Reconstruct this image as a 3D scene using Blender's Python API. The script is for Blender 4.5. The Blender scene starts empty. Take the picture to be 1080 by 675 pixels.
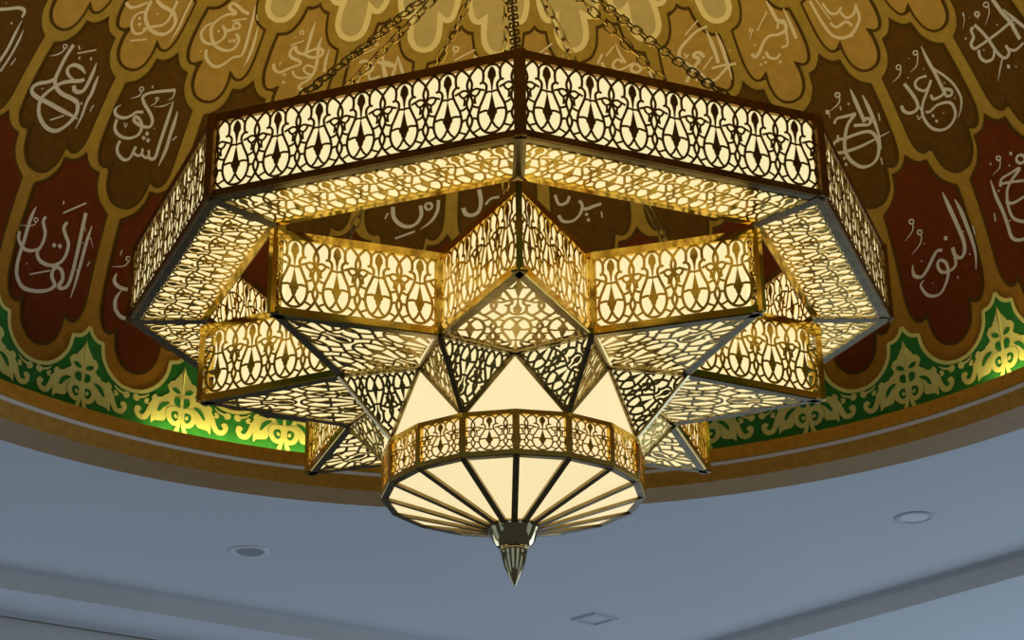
COVES = [(-38, -5), (51, 68)]
LED_STR = 30
WORLD_COL = (.60, .77, 1.0); WIN_STR = .52; FLOOR_COL = (.85, .92, 1.0); FLOOR_STR = .055
def LIGHTS(lamp):
    lamp('daylight_right', 'AREA', (9.5, 9.5, -5.0), 500, (.60, .79, 1.0), 8, (1, 3, .3), 5)
    lamp('daylight_left', 'AREA', (-8.5, 9.5, -5.0), 200, (.66, .79, 1.0), 8, (-1, 3, .3), 5)
    lamp('added_dome_uplight', 'AREA', (0, 0, .7), 50, (1.0, .72, .26), 1.0, (0, 0, 3), 1.0)  # unseen lamp added above the ring to brighten the upper dome
INSCRIPTIONS = [
(1,-5,[[(-5.217,33.34,19),(-5.229,31.94,19),(-5.224,30.39,20),(-5.215,29.5,22),(-5.171,28.9,24),(-5.072,28.58,24),(-4.943,28.63,24),(-4.857,28.48,25),(-4.819,27.64,21),(-4.838,26.66,18),(-4.893,25.62,16),(-4.967,24.94,21),(-5.071,24.85,24),(-5.167,25.28,24),(-5.229,25.9,23),(-5.262,26.98,20),(-5.233,27.92,16),(-5.161,29.1,16),(-5.074,29.89,19),(-4.944,30.58,20),(-4.905,30.95,18)],[(-5.215,29.5,18),(-5.281,28.86,18),(-5.363,28.3,18),(-5.41,27.68,18),(-5.391,27.15,24),(-5.302,27.01,24),(-5.174,27.09,24),(-5.007,27.1,24),(-4.861,27.12,17),(-4.778,27.08,6)],[(-4.922,31.47,7),(-4.999,31.77,22),(-5.092,31.68,19),(-5.138,31.2,15),(-5.126,30.71,21),(-5.069,30.43,15),(-4.979,30.38,5)],[(-4.863,32.95,6),(-4.848,31.84,20),(-4.846,30.59,20),(-4.857,29.92,17),(-4.893,29.57,21),(-4.951,29.49,25),(-4.987,29.87,24)],[(-4.773,31.93,5),(-4.766,31.1,18),(-4.755,29.93,18),(-4.766,29.19,18),(-4.752,27.47,13),(-4.763,26.07,4)],[(-5.128,32.81,8),(-4.944,34.08,8)],[(-5.316,32.92,7),(-5.297,32.95,7),(-5.283,32.86,7),(-5.281,32.72,7),(-5.292,32.59,7),(-5.31,32.57,7),(-5.325,32.65,7),(-5.327,32.8,7),(-5.316,32.92,7)],[(-5.291,32.58,7),(-5.296,32.16,7),(-5.339,31.63,7),(-5.412,31.09,2)],[(-5.158,33.52,9),(-5.121,33.28,9)],[(-5.086,32.63,10),(-5.07,32.42,10)],[(-4.955,33.2,10),(-4.94,32.91,10)],[(-5.305,28,10)],[(-5.068,25.67,8),(-4.942,26.75,8)],[(-4.819,28.8,9),(-4.814,28.52,9)],[(-4.671,29.06,7),(-4.684,28.62,7),(-4.676,28.33,7)],]),
(1,-4,[[(-3.855,33.94,16),(-3.957,33.49,16),(-4.075,32.93,15),(-4.151,32.44,13),(-4.181,31.94,17),(-4.136,31.41,19),(-4.067,30.97,19),(-3.998,30.45,19),(-3.968,29.93,17),(-3.983,29.38,14),(-4.062,29.2,18),(-4.143,29.26,19),(-4.181,29.52,18),(-4.166,29.85,17),(-4.116,29.7,19),(-4.069,29.25,18),(-4.058,28.49,15),(-4.094,27.92,13),(-4.162,27.49,16),(-4.243,27.36,18),(-4.312,27.56,19),(-4.351,28.02,18),(-4.36,28.79,17)],[(-3.857,33.87,8),(-3.853,33.14,8),(-3.896,32.67,2)],[(-4.109,30.56,16),(-4.182,30.3,14),(-4.227,29.74,13),(-4.292,29.23,16),(-4.376,29.13,19),(-4.419,29.45,18),(-4.415,29.93,9),(-4.38,30.31,3)],[(-4.238,26.92,16),(-4.242,26.13,17),(-4.201,25.52,19),(-4.123,25.26,18),(-4.07,25.63,13),(-4.056,26.37,15),(-4.048,27.01,16)],[(-4.048,26.28,16),(-3.991,26.19,14),(-3.961,26.53,13),(-3.97,27.06,15)],[(-3.958,26.45,16),(-3.902,26.28,14),(-3.882,26.65,14),(-3.9,27.16,15)],[(-3.831,32.82,5),(-3.818,31.24,18),(-3.811,29.4,18),(-3.807,27.79,18),(-3.804,26.8,17),(-3.83,26.37,17),(-3.883,26.45,20)],[(-3.739,31.97,6),(-3.728,30.77,19),(-3.724,29.39,19),(-3.717,27.87,19),(-3.727,26.75,13),(-3.739,25.91,5)],[(-3.979,28.67,24)],[(-3.999,28.12,24)],[(-3.943,28.06,24)],[(-4.245,32.85,7),(-4.227,32.85,7),(-4.214,32.75,7),(-4.214,32.59,7),(-4.226,32.48,7),(-4.244,32.48,7),(-4.257,32.58,7),(-4.258,32.74,7),(-4.245,32.85,7)],[(-4.226,32.48,7),(-4.223,32.17,7),(-4.239,31.84,7),(-4.312,31.31,2)],[(-4.027,32.51,7),(-4.015,32.51,7),(-4.006,32.44,7),(-4.006,32.33,7),(-4.015,32.25,7),(-4.027,32.25,7),(-4.036,32.32,7),(-4.036,32.43,7),(-4.027,32.51,7)],[(-4.013,32.22,7),(-4.022,31.83,7),(-4.065,31.41,2)],[(-4.023,31.47,2),(-3.92,31.94,7),(-3.844,32.62,2)],[(-4.129,33.45,9),(-4.12,33.17,9)],[(-4.269,28.81,7),(-4.238,28.43,7),(-4.236,28.86,7)],[(-3.924,29.44,7)],[(-3.652,29.5,8),(-3.682,28.94,8)],]),
(0,-4.5,[[(-4.868,17.15,6),(-4.885,16.05,19),(-4.89,14.68,20),(-4.89,13.33,20),(-4.899,11.95,20),(-4.896,10.62,21),(-4.87,9.68,22),(-4.801,8.92,23),(-4.707,8.88,21),(-4.598,9.2,19),(-4.509,9.73,16),(-4.469,10.37,21),(-4.51,10.96,22),(-4.522,11.67,19),(-4.485,12.22,20),(-4.429,12.02,23),(-4.402,11.22,21),(-4.426,10.35,22),(-4.377,10.35,17),(-4.33,11.01,19),(-4.315,12.75,20),(-4.318,15.01,21),(-4.33,17.16,21),(-4.339,18.65,21)],[(-4.736,16.65,16),(-4.749,16.03,19),(-4.7,15.17,19),(-4.691,14.23,17),(-4.72,13.29,13),(-4.807,12.69,18),(-4.889,12.74,20),(-4.952,13.36,19),(-4.963,14.14,18)],[(-4.501,17,17),(-4.521,16.35,20),(-4.487,15.73,22),(-4.433,15.03,21),(-4.424,14.01,18),(-4.453,12.99,15),(-4.528,12.25,17),(-4.617,12.05,21),(-4.693,12.27,22),(-4.727,12.96,19),(-4.699,13.55,15)],[(-4.572,14.24,26)],[(-4.511,14.39,26)],[(-4.24,17.61,5),(-4.251,16.02,18),(-4.254,14.34,18),(-4.259,12.66,18),(-4.268,11.11,12),(-4.286,9.62,4)],[(-4.227,16.41,7),(-4.166,15.45,2)],[(-4.315,17.27,7),(-4.278,16.76,2)],[(-4.572,17.71,9),(-4.367,19.61,9)],[(-4.749,10.4,8),(-4.551,11.6,8)],[(-4.604,18.89,9),(-4.599,18.53,9)],[(-4.836,16.11,7),(-4.82,16.11,7),(-4.81,16.01,7),(-4.812,15.85,7),(-4.824,15.74,7),(-4.84,15.73,7),(-4.85,15.84,7),(-4.849,15.99,7),(-4.836,16.11,7)],[(-4.825,15.71,6),(-4.835,15.36,6),(-4.878,15.09,6),(-4.984,14.69,1)],[(-4.803,11.33,10)],[(-4.165,14.01,7),(-4.183,13.46,7)],[(-4.286,15.59,9)],[(-4.279,12.66,9)],]),
(0,-3.5,[[(-3.867,16.29,7),(-3.875,15.71,7)],[(-3.791,15.85,7),(-3.774,15.84,7),(-3.765,15.71,7),(-3.768,15.54,7),(-3.781,15.43,7),(-3.798,15.44,7),(-3.807,15.57,7),(-3.804,15.74,7),(-3.791,15.85,7)],[(-3.776,15.4,7),(-3.793,14.96,7),(-3.832,14.65,7),(-3.93,14.27,2)],[(-3.87,13.75,6),(-3.879,12.96,21),(-3.832,12.5,22),(-3.756,12.42,20),(-3.644,12.8,18),(-3.579,13.31,16)],[(-3.788,12.16,5),(-3.828,11.14,19),(-3.815,10.12,22),(-3.755,9.47,22),(-3.688,9.42,19),(-3.608,9.85,17)],]),
(1,-6,[[(-6.253,31.76,16),(-6.139,32.52,16),(-6.056,33.11,17),(-5.989,33.3,20),(-5.955,33.13,17),(-5.953,32.61,15)],[(-5.931,32.38,5),(-5.911,30.74,17),(-5.897,29.24,17),(-5.91,27.76,16)],[(-5.851,31.79,4),(-5.831,30.55,14),(-5.825,28.85,13),(-5.843,27.12,13)],[(-6.024,31.53,13)],[(-5.757,29.06,7),(-5.768,28.22,7)],[(-6.222,32.69,8)],]),
(2,-4.5,[[(-4.915,39.64,19),(-4.834,39.45,18),(-4.758,39.85,14),(-4.666,40.73,14)],[(-4.634,41.06,18),(-4.626,39.96,19),(-4.572,39.06,22),(-4.445,38.43,22),(-4.309,38.53,19),(-4.229,39.22,15),(-4.22,40.31,20),(-4.293,40.99,22),(-4.385,41.11,22),(-4.495,41.15,22),(-4.582,41.44,22)],[(-4.334,42.28,16),(-4.32,41.37,16),(-4.314,40.26,14),(-4.351,39.45,13),(-4.464,38.77,15),(-4.547,38.14,14)],[(-4.631,39.81,12),(-4.711,39.24,10),(-4.722,38.26,14),(-4.642,37.45,16),(-4.553,37.64,12),(-4.507,38.5,11)],[(-4.658,38.96,19)],[(-4.62,38.44,19)],[(-4.168,43.07,13),(-4.161,41.49,13),(-4.149,39.78,13),(-4.172,38.2,3)],[(-4.619,36.53,9),(-4.44,37.45,9)],[(-4.475,40.18,13)],]),
(2,-3.5,[[(-3.578,43.27,12),(-3.553,43.66,18),(-3.657,43.88,18),(-3.643,44.43,14),(-3.558,44.35,18),(-3.459,44.09,18),(-3.377,44.01,17)],[(-3.531,43.64,16),(-3.647,43.11,14),(-3.733,42.2,13),(-3.761,41.31,17),(-3.706,40.38,19),(-3.611,39.71,19),(-3.471,39.62,17),(-3.382,40.14,13),(-3.365,41.13,17),(-3.426,41.65,19)],[(-3.786,41.73,11),(-3.844,41.03,13),(-3.846,40.23,17),(-3.762,39.63,18),(-3.655,39.82,14),(-3.572,40.5,12),(-3.562,41.32,17),(-3.64,41.93,18)],[(-3.634,41.88,16),(-3.559,41.62,15),(-3.481,42.01,13),(-3.419,42.39,12),(-3.462,42.74,16),(-3.509,42.5,11),(-3.494,42.07,15)],[(-3.35,45.13,5),(-3.311,43.82,17),(-3.28,42.33,17),(-3.255,40.67,17),(-3.265,39.7,13),(-3.354,39.19,13),(-3.413,38.45,13),(-3.491,37.74,16),(-3.587,37.78,19),(-3.67,38.3,19),(-3.704,39,18)],[(-3.202,43.18,5),(-3.172,41.53,17),(-3.165,39.98,16),(-3.183,38.65,4)],[(-3.557,42.7,9),(-3.381,43.52,9)],[(-3.655,41.21,15)],[(-3.498,40.81,7),(-3.453,40.59,7),(-3.445,40.97,7),(-3.409,40.74,7),(-3.407,41.29,7)],[(-3.759,38.6,11)],[(-3.282,44.21,7),(-3.238,43.71,7)],]),
(2,-2.5,[[(-2.49,45.38,5),(-2.493,44.13,17),(-2.489,43.05,17),(-2.488,41.93,17)],[(-2.506,41.77,17),(-2.407,41.6,16),(-2.298,41.95,13),(-2.276,42.52,18),(-2.344,42.73,16),(-2.44,42.25,13),(-2.515,41.75,15),(-2.609,41.85,18),(-2.644,42.39,18)],[(-2.648,42.35,13),(-2.685,41.68,15),(-2.654,41.09,18),(-2.536,40.92,18),(-2.514,40.63,11),(-2.631,39.9,13),(-2.733,39.2,15),(-2.812,39.44,18),(-2.836,39.94,17)],[(-2.35,43.93,5),(-2.349,42.87,18),(-2.32,41.53,18),(-2.316,40.3,16),(-2.355,39.29,14),(-2.436,38.57,13),(-2.444,38.15,20),(-2.381,37.97,19)],[(-2.33,40.61,13),(-2.421,40.71,11),(-2.454,40.17,13),(-2.391,39.81,13),(-2.32,39.86,9),(-2.427,39.27,11),(-2.53,39.23,13),(-2.584,39.73,14)],[(-2.209,42.91,5),(-2.211,41.59,16),(-2.195,40.38,17)],[(-2.715,42.26,8),(-2.56,43.14,8)],[(-2.679,43.22,9)],[(-2.629,44.11,7),(-2.609,44.09,7),(-2.596,43.97,7),(-2.597,43.81,7),(-2.612,43.71,7),(-2.632,43.73,7),(-2.646,43.86,7),(-2.644,44.01,7),(-2.629,44.11,7)],[(-2.666,39.11,18)],[(-2.649,38.31,18)],[(-2.759,40.33,7),(-2.76,39.91,7)],]),
(2,-1.5,[[(-1.785,42.13,13),(-1.701,42.44,16),(-1.598,41.97,17),(-1.636,41.27,13),(-1.665,41.72,13),(-1.573,42.47,13),(-1.431,42.65,15),(-1.311,42.3,16)],[(-1.744,39.76,14),(-1.747,40.65,11),(-1.651,41.13,14),(-1.602,40.55,14),(-1.489,41.1,11)],[(-1.493,44.19,4),(-1.488,42.73,13),(-1.39,40.85,14)],[(-1.308,43.53,4),(-1.321,42.16,15),(-1.347,40.9,14)],[(-1.308,43.53,5),(-1.252,42.39,17),(-1.175,41.09,17)],[(-1.547,42.5,16),(-1.416,42.36,16),(-1.341,42.29,15)],[(-1.49,42.42,13),(-1.427,40.81,13)],[(-1.757,43.13,7),(-1.619,43.95,7)],[(-1.615,44.54,7),(-1.601,44.51,7),(-1.593,44.41,7),(-1.596,44.3,7),(-1.608,44.24,7),(-1.622,44.27,7),(-1.63,44.36,7),(-1.627,44.48,7),(-1.615,44.54,7)],]),
(2,-0.5,[[(-0.563,45.11,11),(-0.538,45.04,11),(-0.526,44.85,11),(-0.535,44.66,11),(-0.557,44.56,11),(-0.582,44.63,11),(-0.593,44.82,11),(-0.585,45.02,11),(-0.563,45.11,11)],[(-0.557,44.53,9),(-0.598,43.98,2)],[(-0.567,43.61,9),(-0.305,44.86,9)],[(-0.297,44.06,23)],]),
(2,0.5,[[(0.525,44.27,9),(0.727,45.39,9)],[(0.578,44,11),(0.636,44.31,15),(0.664,43.93,17)],[(0.848,43.92,11)],]),
(2,1.5,[[(1.284,42.69,12),(1.331,43.26,12),(1.362,43.68,12)],[(1.407,43.39,9),(1.532,44.33,8)],[(1.611,42.45,16),(1.543,42.85,13),(1.477,42.31,16),(1.518,41.71,16),(1.611,41.8,12),(1.746,42.11,14),(1.825,41.49,17),(1.758,41.13,14),(1.696,41.56,17),(1.753,42.25,14)],[(1.565,44.6,5),(1.593,43.4,15),(1.645,42.33,15)],[(1.34,42.78,15),(1.375,41.94,15)],[(1.915,41.07,17),(1.949,40.01,17)],]),
(2,2.5,[[(2.807,44.23,15),(2.646,44.02,13),(2.481,43.28,15),(2.37,42.57,18),(2.332,41.72,21),(2.399,40.96,21),(2.481,40.16,21),(2.546,39.4,21),(2.592,38.64,20),(2.697,38.56,14),(2.807,39.1,15),(2.919,39.61,14),(3.001,39.59,16)],[(2.636,41.15,21),(2.613,41.67,21),(2.55,41.84,15),(2.518,41.56,21),(2.572,41.06,20),(2.491,40.45,17),(2.416,39.83,17),(2.335,38.99,18)],[(2.777,43.91,6),(2.791,42.43,21),(2.796,41.17,21),(2.788,40.17,21)],[(2.888,43.33,6),(2.9,41.85,21),(2.897,40.45,21),(2.9,39.5,15),(2.888,38.12,5)],[(2.688,39.82,13),(2.834,39.79,13),(2.995,39.57,13)],[(2.488,43.95,8),(2.718,45.15,8)],[(2.583,39.94,8),(2.746,41,8)],[(2.415,42.09,8),(2.423,41.66,8),(2.462,41.92,8)],[(2.507,39.95,14),(2.548,38.93,14),(2.506,38.32,12)],[(2.468,39.01,17)],[(2.984,41.09,9)],[(2.419,41.66,15)],]),
(2,3.5,[[(3.683,44.71,6),(3.697,43.54,21),(3.709,42.38,21),(3.777,41.84,21),(3.764,41.21,17),(3.649,40.98,15),(3.523,41.19,14),(3.422,40.74,16),(3.324,39.92,17),(3.254,39.62,17),(3.231,40.03,21)],[(3.85,43.28,6),(3.844,41.62,19),(3.833,39.9,19)],[(3.661,41.55,15),(3.718,42.2,12),(3.787,42,17),(3.751,40.97,16),(3.698,39.68,14),(3.612,39.64,11)],[(3.571,39.08,13),(3.494,38.75,13),(3.419,39.13,18),(3.407,39.74,18)],[(3.405,42.12,8),(3.635,43.66,8)],[(3.345,42.58,7),(3.357,42.49,7),(3.357,42.35,7),(3.345,42.25,7),(3.328,42.25,7),(3.316,42.34,7),(3.316,42.47,7),(3.328,42.57,7),(3.345,42.58,7)],[(3.331,42.19,7),(3.276,41.48,2)],[(3.35,39.27,17)],[(3.291,38.66,17)],[(3.355,38.73,17)],[(3.527,38.27,18)],[(3.308,40.76,11)],]),
(2,4.5,[[(4.218,42.87,17),(4.224,40.59,17),(4.276,38.58,17),(4.455,37.88,17),(4.669,38.87,17),(4.717,40.28,17)],[(4.351,42.07,15),(4.374,40.88,15),(4.451,40.51,15),(4.546,40.85,15)],[(4.499,40.53,15),(4.538,39.64,15),(4.649,39.69,15),(4.737,40.41,15)],[(4.319,39.94,15),(4.364,39.25,15),(4.507,39.33,15),(4.551,38.64,15)],[(4.295,42.94,8),(4.338,40.22,8)],[(4.49,37.73,13)],]),
(1,4,[[(3.857,30.24,15),(3.908,30.62,12),(4.008,30.51,15),(4.134,30.39,14)],[(4.127,30.36,16),(4.006,29.68,17),(3.931,28.7,19),(3.881,27.63,20),(3.874,26.69,21),(3.905,25.81,21),(3.992,24.94,18),(4.105,24.86,13),(4.193,25.41,18),(4.249,26.59,20),(4.237,27.72,21),(4.169,28.23,17),(4.038,28.38,15),(3.902,28.39,16),(3.832,28.55,13),(3.754,28.04,19),(3.758,27.24,21)],[(3.743,27.29,17),(3.884,27.06,16),(4.051,27.02,15),(4.226,27.14,10),(4.412,27.26,4)],[(4.059,29.3,16),(4.152,29.03,16),(4.215,28.81,14),(4.26,29.04,19),(4.235,29.48,16),(4.184,29.3,13)],[(4.186,32.89,7),(4.185,31.67,22),(4.189,30.25,22),(4.191,29.21,22)],[(4.289,31.87,7),(4.296,30.62,22),(4.299,29.2,22),(4.291,27.67,15),(4.26,25.92,5)],[(4.03,33.1,10),(4.044,32.97,10),(4.044,32.8,10),(4.029,32.67,10),(4.009,32.67,10),(3.995,32.8,10),(3.995,32.97,10),(4.009,33.1,10),(4.03,33.1,10)],[(4.031,32.56,8),(3.987,32.01,8),(3.864,31.62,2)],[(3.832,31.61,27)],[(3.848,31.46,8),(3.83,30.92,2)],[(4.097,31.58,14)],[(3.995,31.72,9),(3.989,31.27,9)],[(4.379,29.48,8),(4.359,28.68,8)],[(3.837,26.45,18)],[(3.831,25.81,18)],[(4.217,25.16,8),(4.211,24.41,8)],[(3.851,28.98,13),(3.83,28.27,13)],]),
(1,5,[[(5.184,33.48,6),(5.171,32.02,20),(5.175,30.58,20),(5.173,29.01,20),(5.174,28.14,20)],[(5.176,31.02,14),(5.259,29.78,14),(5.313,28.49,15),(5.32,27.04,14),(5.264,26.07,9),(5.191,25.41,3)],[(5.188,28.63,16),(5.257,28.14,17),(5.234,27.75,13),(5.18,27.85,15),(5.163,28.21,14),(5.103,28.15,12),(5.019,28.29,16),(5.023,28.77,17)],[(5.073,30.65,13),(4.977,30.8,11),(4.912,30.54,16),(4.91,29.98,17),(4.975,29.43,13),(5.062,29.69,12)],[(5.099,30.05,15),(4.996,29.21,15),(4.896,28.41,15),(4.842,27.56,17),(4.838,26.61,18),(4.88,25.65,17),(4.976,25.06,13),(5.091,25.15,13),(5.182,25.84,16),(5.197,26.86,18),(5.149,27.32,14),(5.032,27.54,12),(4.928,27.3,12),(4.884,27.5,15)],[(4.795,31.03,21),(4.826,29.82,21),(4.837,28.67,20),(4.791,28.07,15),(4.701,28.14,17),(4.655,28.65,21),(4.659,29.17,20)],[(4.832,28.57,12),(4.851,27.49,12)],[(5.095,33.39,8),(5.108,33.26,8),(5.106,33.1,8),(5.09,33.01,8),(5.071,33.03,8),(5.058,33.15,8),(5.06,33.31,8),(5.076,33.41,8),(5.095,33.39,8)],[(5.1,32.97,7),(5.027,32.07,7),(4.917,31.75,2)],[(4.833,32.97,8),(4.846,32.83,8),(4.844,32.66,8),(4.829,32.55,8),(4.808,32.57,8),(4.794,32.7,8),(4.796,32.88,8),(4.812,32.99,8),(4.833,32.97,8)],[(4.834,32.47,7),(4.782,31.99,7),(4.68,31.69,2)],[(5.082,31.4,10)],[(4.867,31.37,9)],[(4.983,33.04,7)],[(4.94,26.78,19)],[(4.951,26.14,19)],[(4.778,27.61,7),(4.774,27.11,7),(4.811,27.31,7)],[(5.065,26.52,9)],[(5.252,27.3,9)],[(5.224,29.16,9)],]),
(1,6,[[(6.254,33.14,24),(6.259,31.64,24),(6.28,30.39,24),(6.273,29.31,24),(6.27,28.45,24)],[(6.293,31.76,6),(6.337,30.52,19),(6.395,29.05,19)],[(6.347,30.34,13),(6.16,30.29,13),(5.964,30.29,13),(5.727,30.35,13)],[(5.733,30.35,19),(5.726,30.93,18),(5.8,31.36,17),(5.817,32.04,17),(5.862,32.18,14)],[(5.889,32.29,18),(5.921,31.33,19),(5.941,30.26,19),(5.947,29.27,19),(5.963,28.39,18),(6.006,27.86,14),(6.077,28.06,17),(6.086,28.84,18)],[(6.095,28.34,16),(6.156,27.89,13),(6.288,27.94,12)],[(5.774,30.06,18),(5.748,29.38,19),(5.781,28.72,16),(5.871,28.55,14),(5.941,29.14,16)],[(5.971,28.03,9),(5.88,27.27,9),(5.792,26.42,2)],[(6.167,33.33,8),(6.181,33.16,8),(6.176,32.98,8),(6.155,32.9,8),(6.131,32.95,8),(6.118,33.12,8),(6.123,33.29,8),(6.143,33.38,8),(6.167,33.33,8)],[(6.164,32.86,7),(6.12,32.3,7),(6,31.62,2)],[(5.849,33.92,11),(5.833,33.52,11)],[(5.835,33.43,6),(5.736,32.59,1)],[(6.006,33.14,11),(6.018,32.99,11),(6.014,32.83,11),(5.996,32.75,11),(5.975,32.79,11),(5.963,32.94,11),(5.967,33.1,11),(5.985,33.18,11),(6.006,33.14,11)],[(6.012,32.76,6),(5.959,32.54,2)],[(5.984,27.01,23)],[(6.064,26.56,10)],[(5.707,31.7,13)],[(5.885,33.15,7)],[(6.129,30.95,10)],[(6.312,29.95,10)],[(5.828,29.74,10)],]),
(0,4.5,[[(4.726,19.29,7),(4.742,17.81,23),(4.759,16.37,23),(4.777,14.93,23),(4.787,13.67,23),(4.768,12.68,21),(4.715,12.21,16),(4.664,12.65,23),(4.658,13.56,23)],[(4.827,18.09,7),(4.852,16.74,22),(4.865,15.16,22),(4.876,13.45,21),(4.873,11.95,15),(4.838,10.43,5)],[(4.658,12.56,18),(4.642,11.68,16),(4.569,11.36,13),(4.485,11.57,18),(4.462,12.39,18),(4.497,12.8,14),(4.548,12.39,19),(4.557,11.49,18),(4.518,10.5,16),(4.423,9.45,12),(4.303,9.69,18),(4.245,10.94,13),(4.29,11.41,4)],[(4.548,13.69,17),(4.493,13.82,15),(4.431,13.27,18),(4.348,12.36,17),(4.274,11.84,15),(4.209,12.17,22),(4.201,12.75,15),(4.216,13.39,5)],[(4.617,14.73,26)],[(4.325,17.93,9),(4.339,17.8,9),(4.341,17.62,9),(4.33,17.49,9),(4.312,17.49,9),(4.298,17.61,9),(4.296,17.8,9),(4.307,17.93,9),(4.325,17.93,9)],[(4.328,17.41,7),(4.301,16.75,7),(4.198,16.01,2)],[(4.374,16.57,9),(4.389,16.45,9),(4.391,16.27,9),(4.379,16.14,9),(4.362,16.13,9),(4.348,16.26,9),(4.345,16.44,9),(4.357,16.57,9),(4.374,16.57,9)],[(4.38,16.06,7),(4.344,15.21,7),(4.227,14.42,2)],[(4.926,14.87,8),(4.923,13.85,8)],[(4.386,15.05,9)],[(4.312,13.41,10)],[(4.816,12.18,10)],[(4.638,10.4,12)],[(4.809,14.67,9)],[(4.373,10.82,7)],]),
(0,5.5,[[(5.261,18.2,6),(5.258,16.51,20),(5.278,14.76,20),(5.283,13.23,20),(5.287,11.99,20),(5.346,11.36,17),(5.439,11.17,15)],[(5.337,17.14,16),(5.377,17.77,13),(5.485,17.86,11),(5.609,17.82,17),(5.472,17.16,14),(5.388,16.36,16),(5.349,14.88,17),(5.369,13.56,17),(5.474,12.73,16)],[(5.36,17.37,12),(5.467,17.04,13),(5.617,16.48,13)],[(5.339,15.53,17),(5.409,15.05,14),(5.56,15.08,12)],[(5.673,18.96,16),(5.699,18.7,17),(5.699,18.38,16),(5.674,18.18,12),(5.639,18.23,14),(5.613,18.49,17),(5.613,18.81,16),(5.638,19.01,12),(5.673,18.96,12)],[(5.578,19.58,20)],[(5.329,19.67,12)],[(5.511,18.61,11)],[(5.437,19.99,9),(5.45,19.86,9),(5.45,19.7,9),(5.437,19.6,9),(5.42,19.62,9),(5.407,19.75,9),(5.407,19.91,9),(5.419,20.01,9),(5.437,19.99,9)],[(5.44,19.52,6),(5.399,18.88,6),(5.305,18.6,2)],[(5.186,15,9),(5.17,14.2,9)],[(5.309,16.85,12)],[(5.319,13.58,11)],]),
(1,0,[[(-0.372,27.46,24),(-0.346,26.82,24),(-0.27,26.68,19),(-0.202,27.2,19),(-0.184,28.32,23),(-0.206,29.54,24)],[(-0.133,27.88,13),(-0.074,28.54,12),(0.017,28.74,14)],]),
(1,-1,[[(-1.134,27.07,22),(-1.117,26,23),(-1.05,25.29,23),(-0.958,25.03,20),(-0.871,25.44,15),(-0.822,26.41,20),(-0.837,27.48,22)],[(-0.647,28.22,19),(-0.652,26.98,17),(-0.709,25.86,14),(-0.825,24.82,3)],[(-0.751,27.83,15),(-0.725,27.74,16),(-0.713,27.49,15),(-0.722,27.22,11),(-0.747,27.09,13),(-0.773,27.18,16),(-0.785,27.44,15),(-0.776,27.71,11),(-0.751,27.83,11)],[(-1.18,26.33,9),(-1.207,25.68,9)],[(-1.081,23.61,11),(-0.877,24.6,11)],]),
(1,1,[[(0.628,28.77,16),(0.666,27.73,16),(0.751,27.88,16),(0.786,28.57,16)],[(0.655,26.51,19),(0.695,25.84,18),(0.793,25.77,13),(0.876,26.36,14),(0.917,27.35,17),(0.888,27.99,18)],[(0.901,27.12,20),(0.96,26.99,18),(1.042,27.24,16),(1.124,27.41,17)],[(0.955,26.4,21)],[(0.97,25.78,21)],[(1.116,26.56,9),(1.121,25.9,9)],]),
]
import bpy, bmesh, math, random
from math import sin, cos, pi, radians as R
from mathutils import Vector, Matrix
random.seed(7)
SC = bpy.context.scene
COL = SC.collection

# ------------------------------------------------------------------ helpers
def link(name, me, parent=None, mats=()):
    o = bpy.data.objects.new(name, me)
    COL.objects.link(o)
    if parent: o.parent = parent
    for m in mats:
        if me is not None and m.name not in [x.name for x in me.materials if x]: me.materials.append(m)
    return o

class MB:
    """collects vertices and faces (with material slots) and builds one mesh"""
    def __init__(s): s.v, s.f, s.m, s.sm = [], [], [], []
    def face(s, pts, m=0, smooth=False):
        n = len(s.v); s.v += [tuple(p) for p in pts]; s.f.append(tuple(range(n, n+len(pts)))); s.m.append(m); s.sm.append(smooth)
    def quadgrid(s, rows, m=0, closed=False, smooth=True):
        n = len(s.v); w = len(rows[0])
        for r in rows: s.v += [tuple(p) for p in r]
        for i in range(len(rows)-1):
            for j in range(w if closed else w-1):
                k = (j+1) % w
                s.f.append((n+i*w+j, n+i*w+k, n+(i+1)*w+k, n+(i+1)*w+j)); s.m.append(m if not isinstance(m, (list, tuple)) else m[i]); s.sm.append(smooth)
    def bar(s, p, q, w, h, up, m=0, ext=0.0, shift=0.0):
        """rectangular bar from p to q, w across, h along up (shifted along up)"""
        p, q, up = Vector(p), Vector(q), Vector(up)
        d = (q-p).normalized(); p = p-d*ext; q = q+d*ext
        x = d.cross(up).normalized(); z = x.cross(d).normalized()
        c = []
        for P in (p, q):
            for a, b in ((-1,-1),(1,-1),(1,1),(-1,1)): c.append(P+x*(a*w/2)+z*(b*h/2+shift))
        n = len(s.v); s.v += [tuple(k) for k in c]
        for f in ((3,2,1,0),(4,5,6,7),(0,1,5,4),(1,2,6,5),(2,3,7,6),(3,0,4,7)):
            s.f.append(tuple(n+i for i in f)); s.m.append(m); s.sm.append(False)
    def lathe(s, prof, seg=32, m=0, ang0=0.0, smooth=True):
        s.quadgrid([[(r*cos(ang0+2*pi*j/seg), r*sin(ang0+2*pi*j/seg), z) for j in range(seg)] for r, z in prof], m, True, smooth)
    def mesh(s, name):
        me = bpy.data.meshes.new(name); me.from_pydata(s.v, [], s.f)
        for p, m, sm in zip(me.polygons, s.m, s.sm): p.material_index = m; p.use_smooth = sm
        me.update(); return me
    def obj(s, name, parent=None, mats=(), bevel=0):
        me = s.mesh(name)
        for m in mats: me.materials.append(m)
        o = link(name, me, parent)
        if bevel:
            b = o.modifiers.new('bevel', 'BEVEL'); b.width = bevel; b.segments = 2; b.limit_method = 'ANGLE'
        return o

def tag(o, label=None, cat=None, group=None, kind=None):
    for k, v in (('label', label), ('category', cat), ('group', group), ('kind', kind)):
        if v: o[k] = v
    return o

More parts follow.
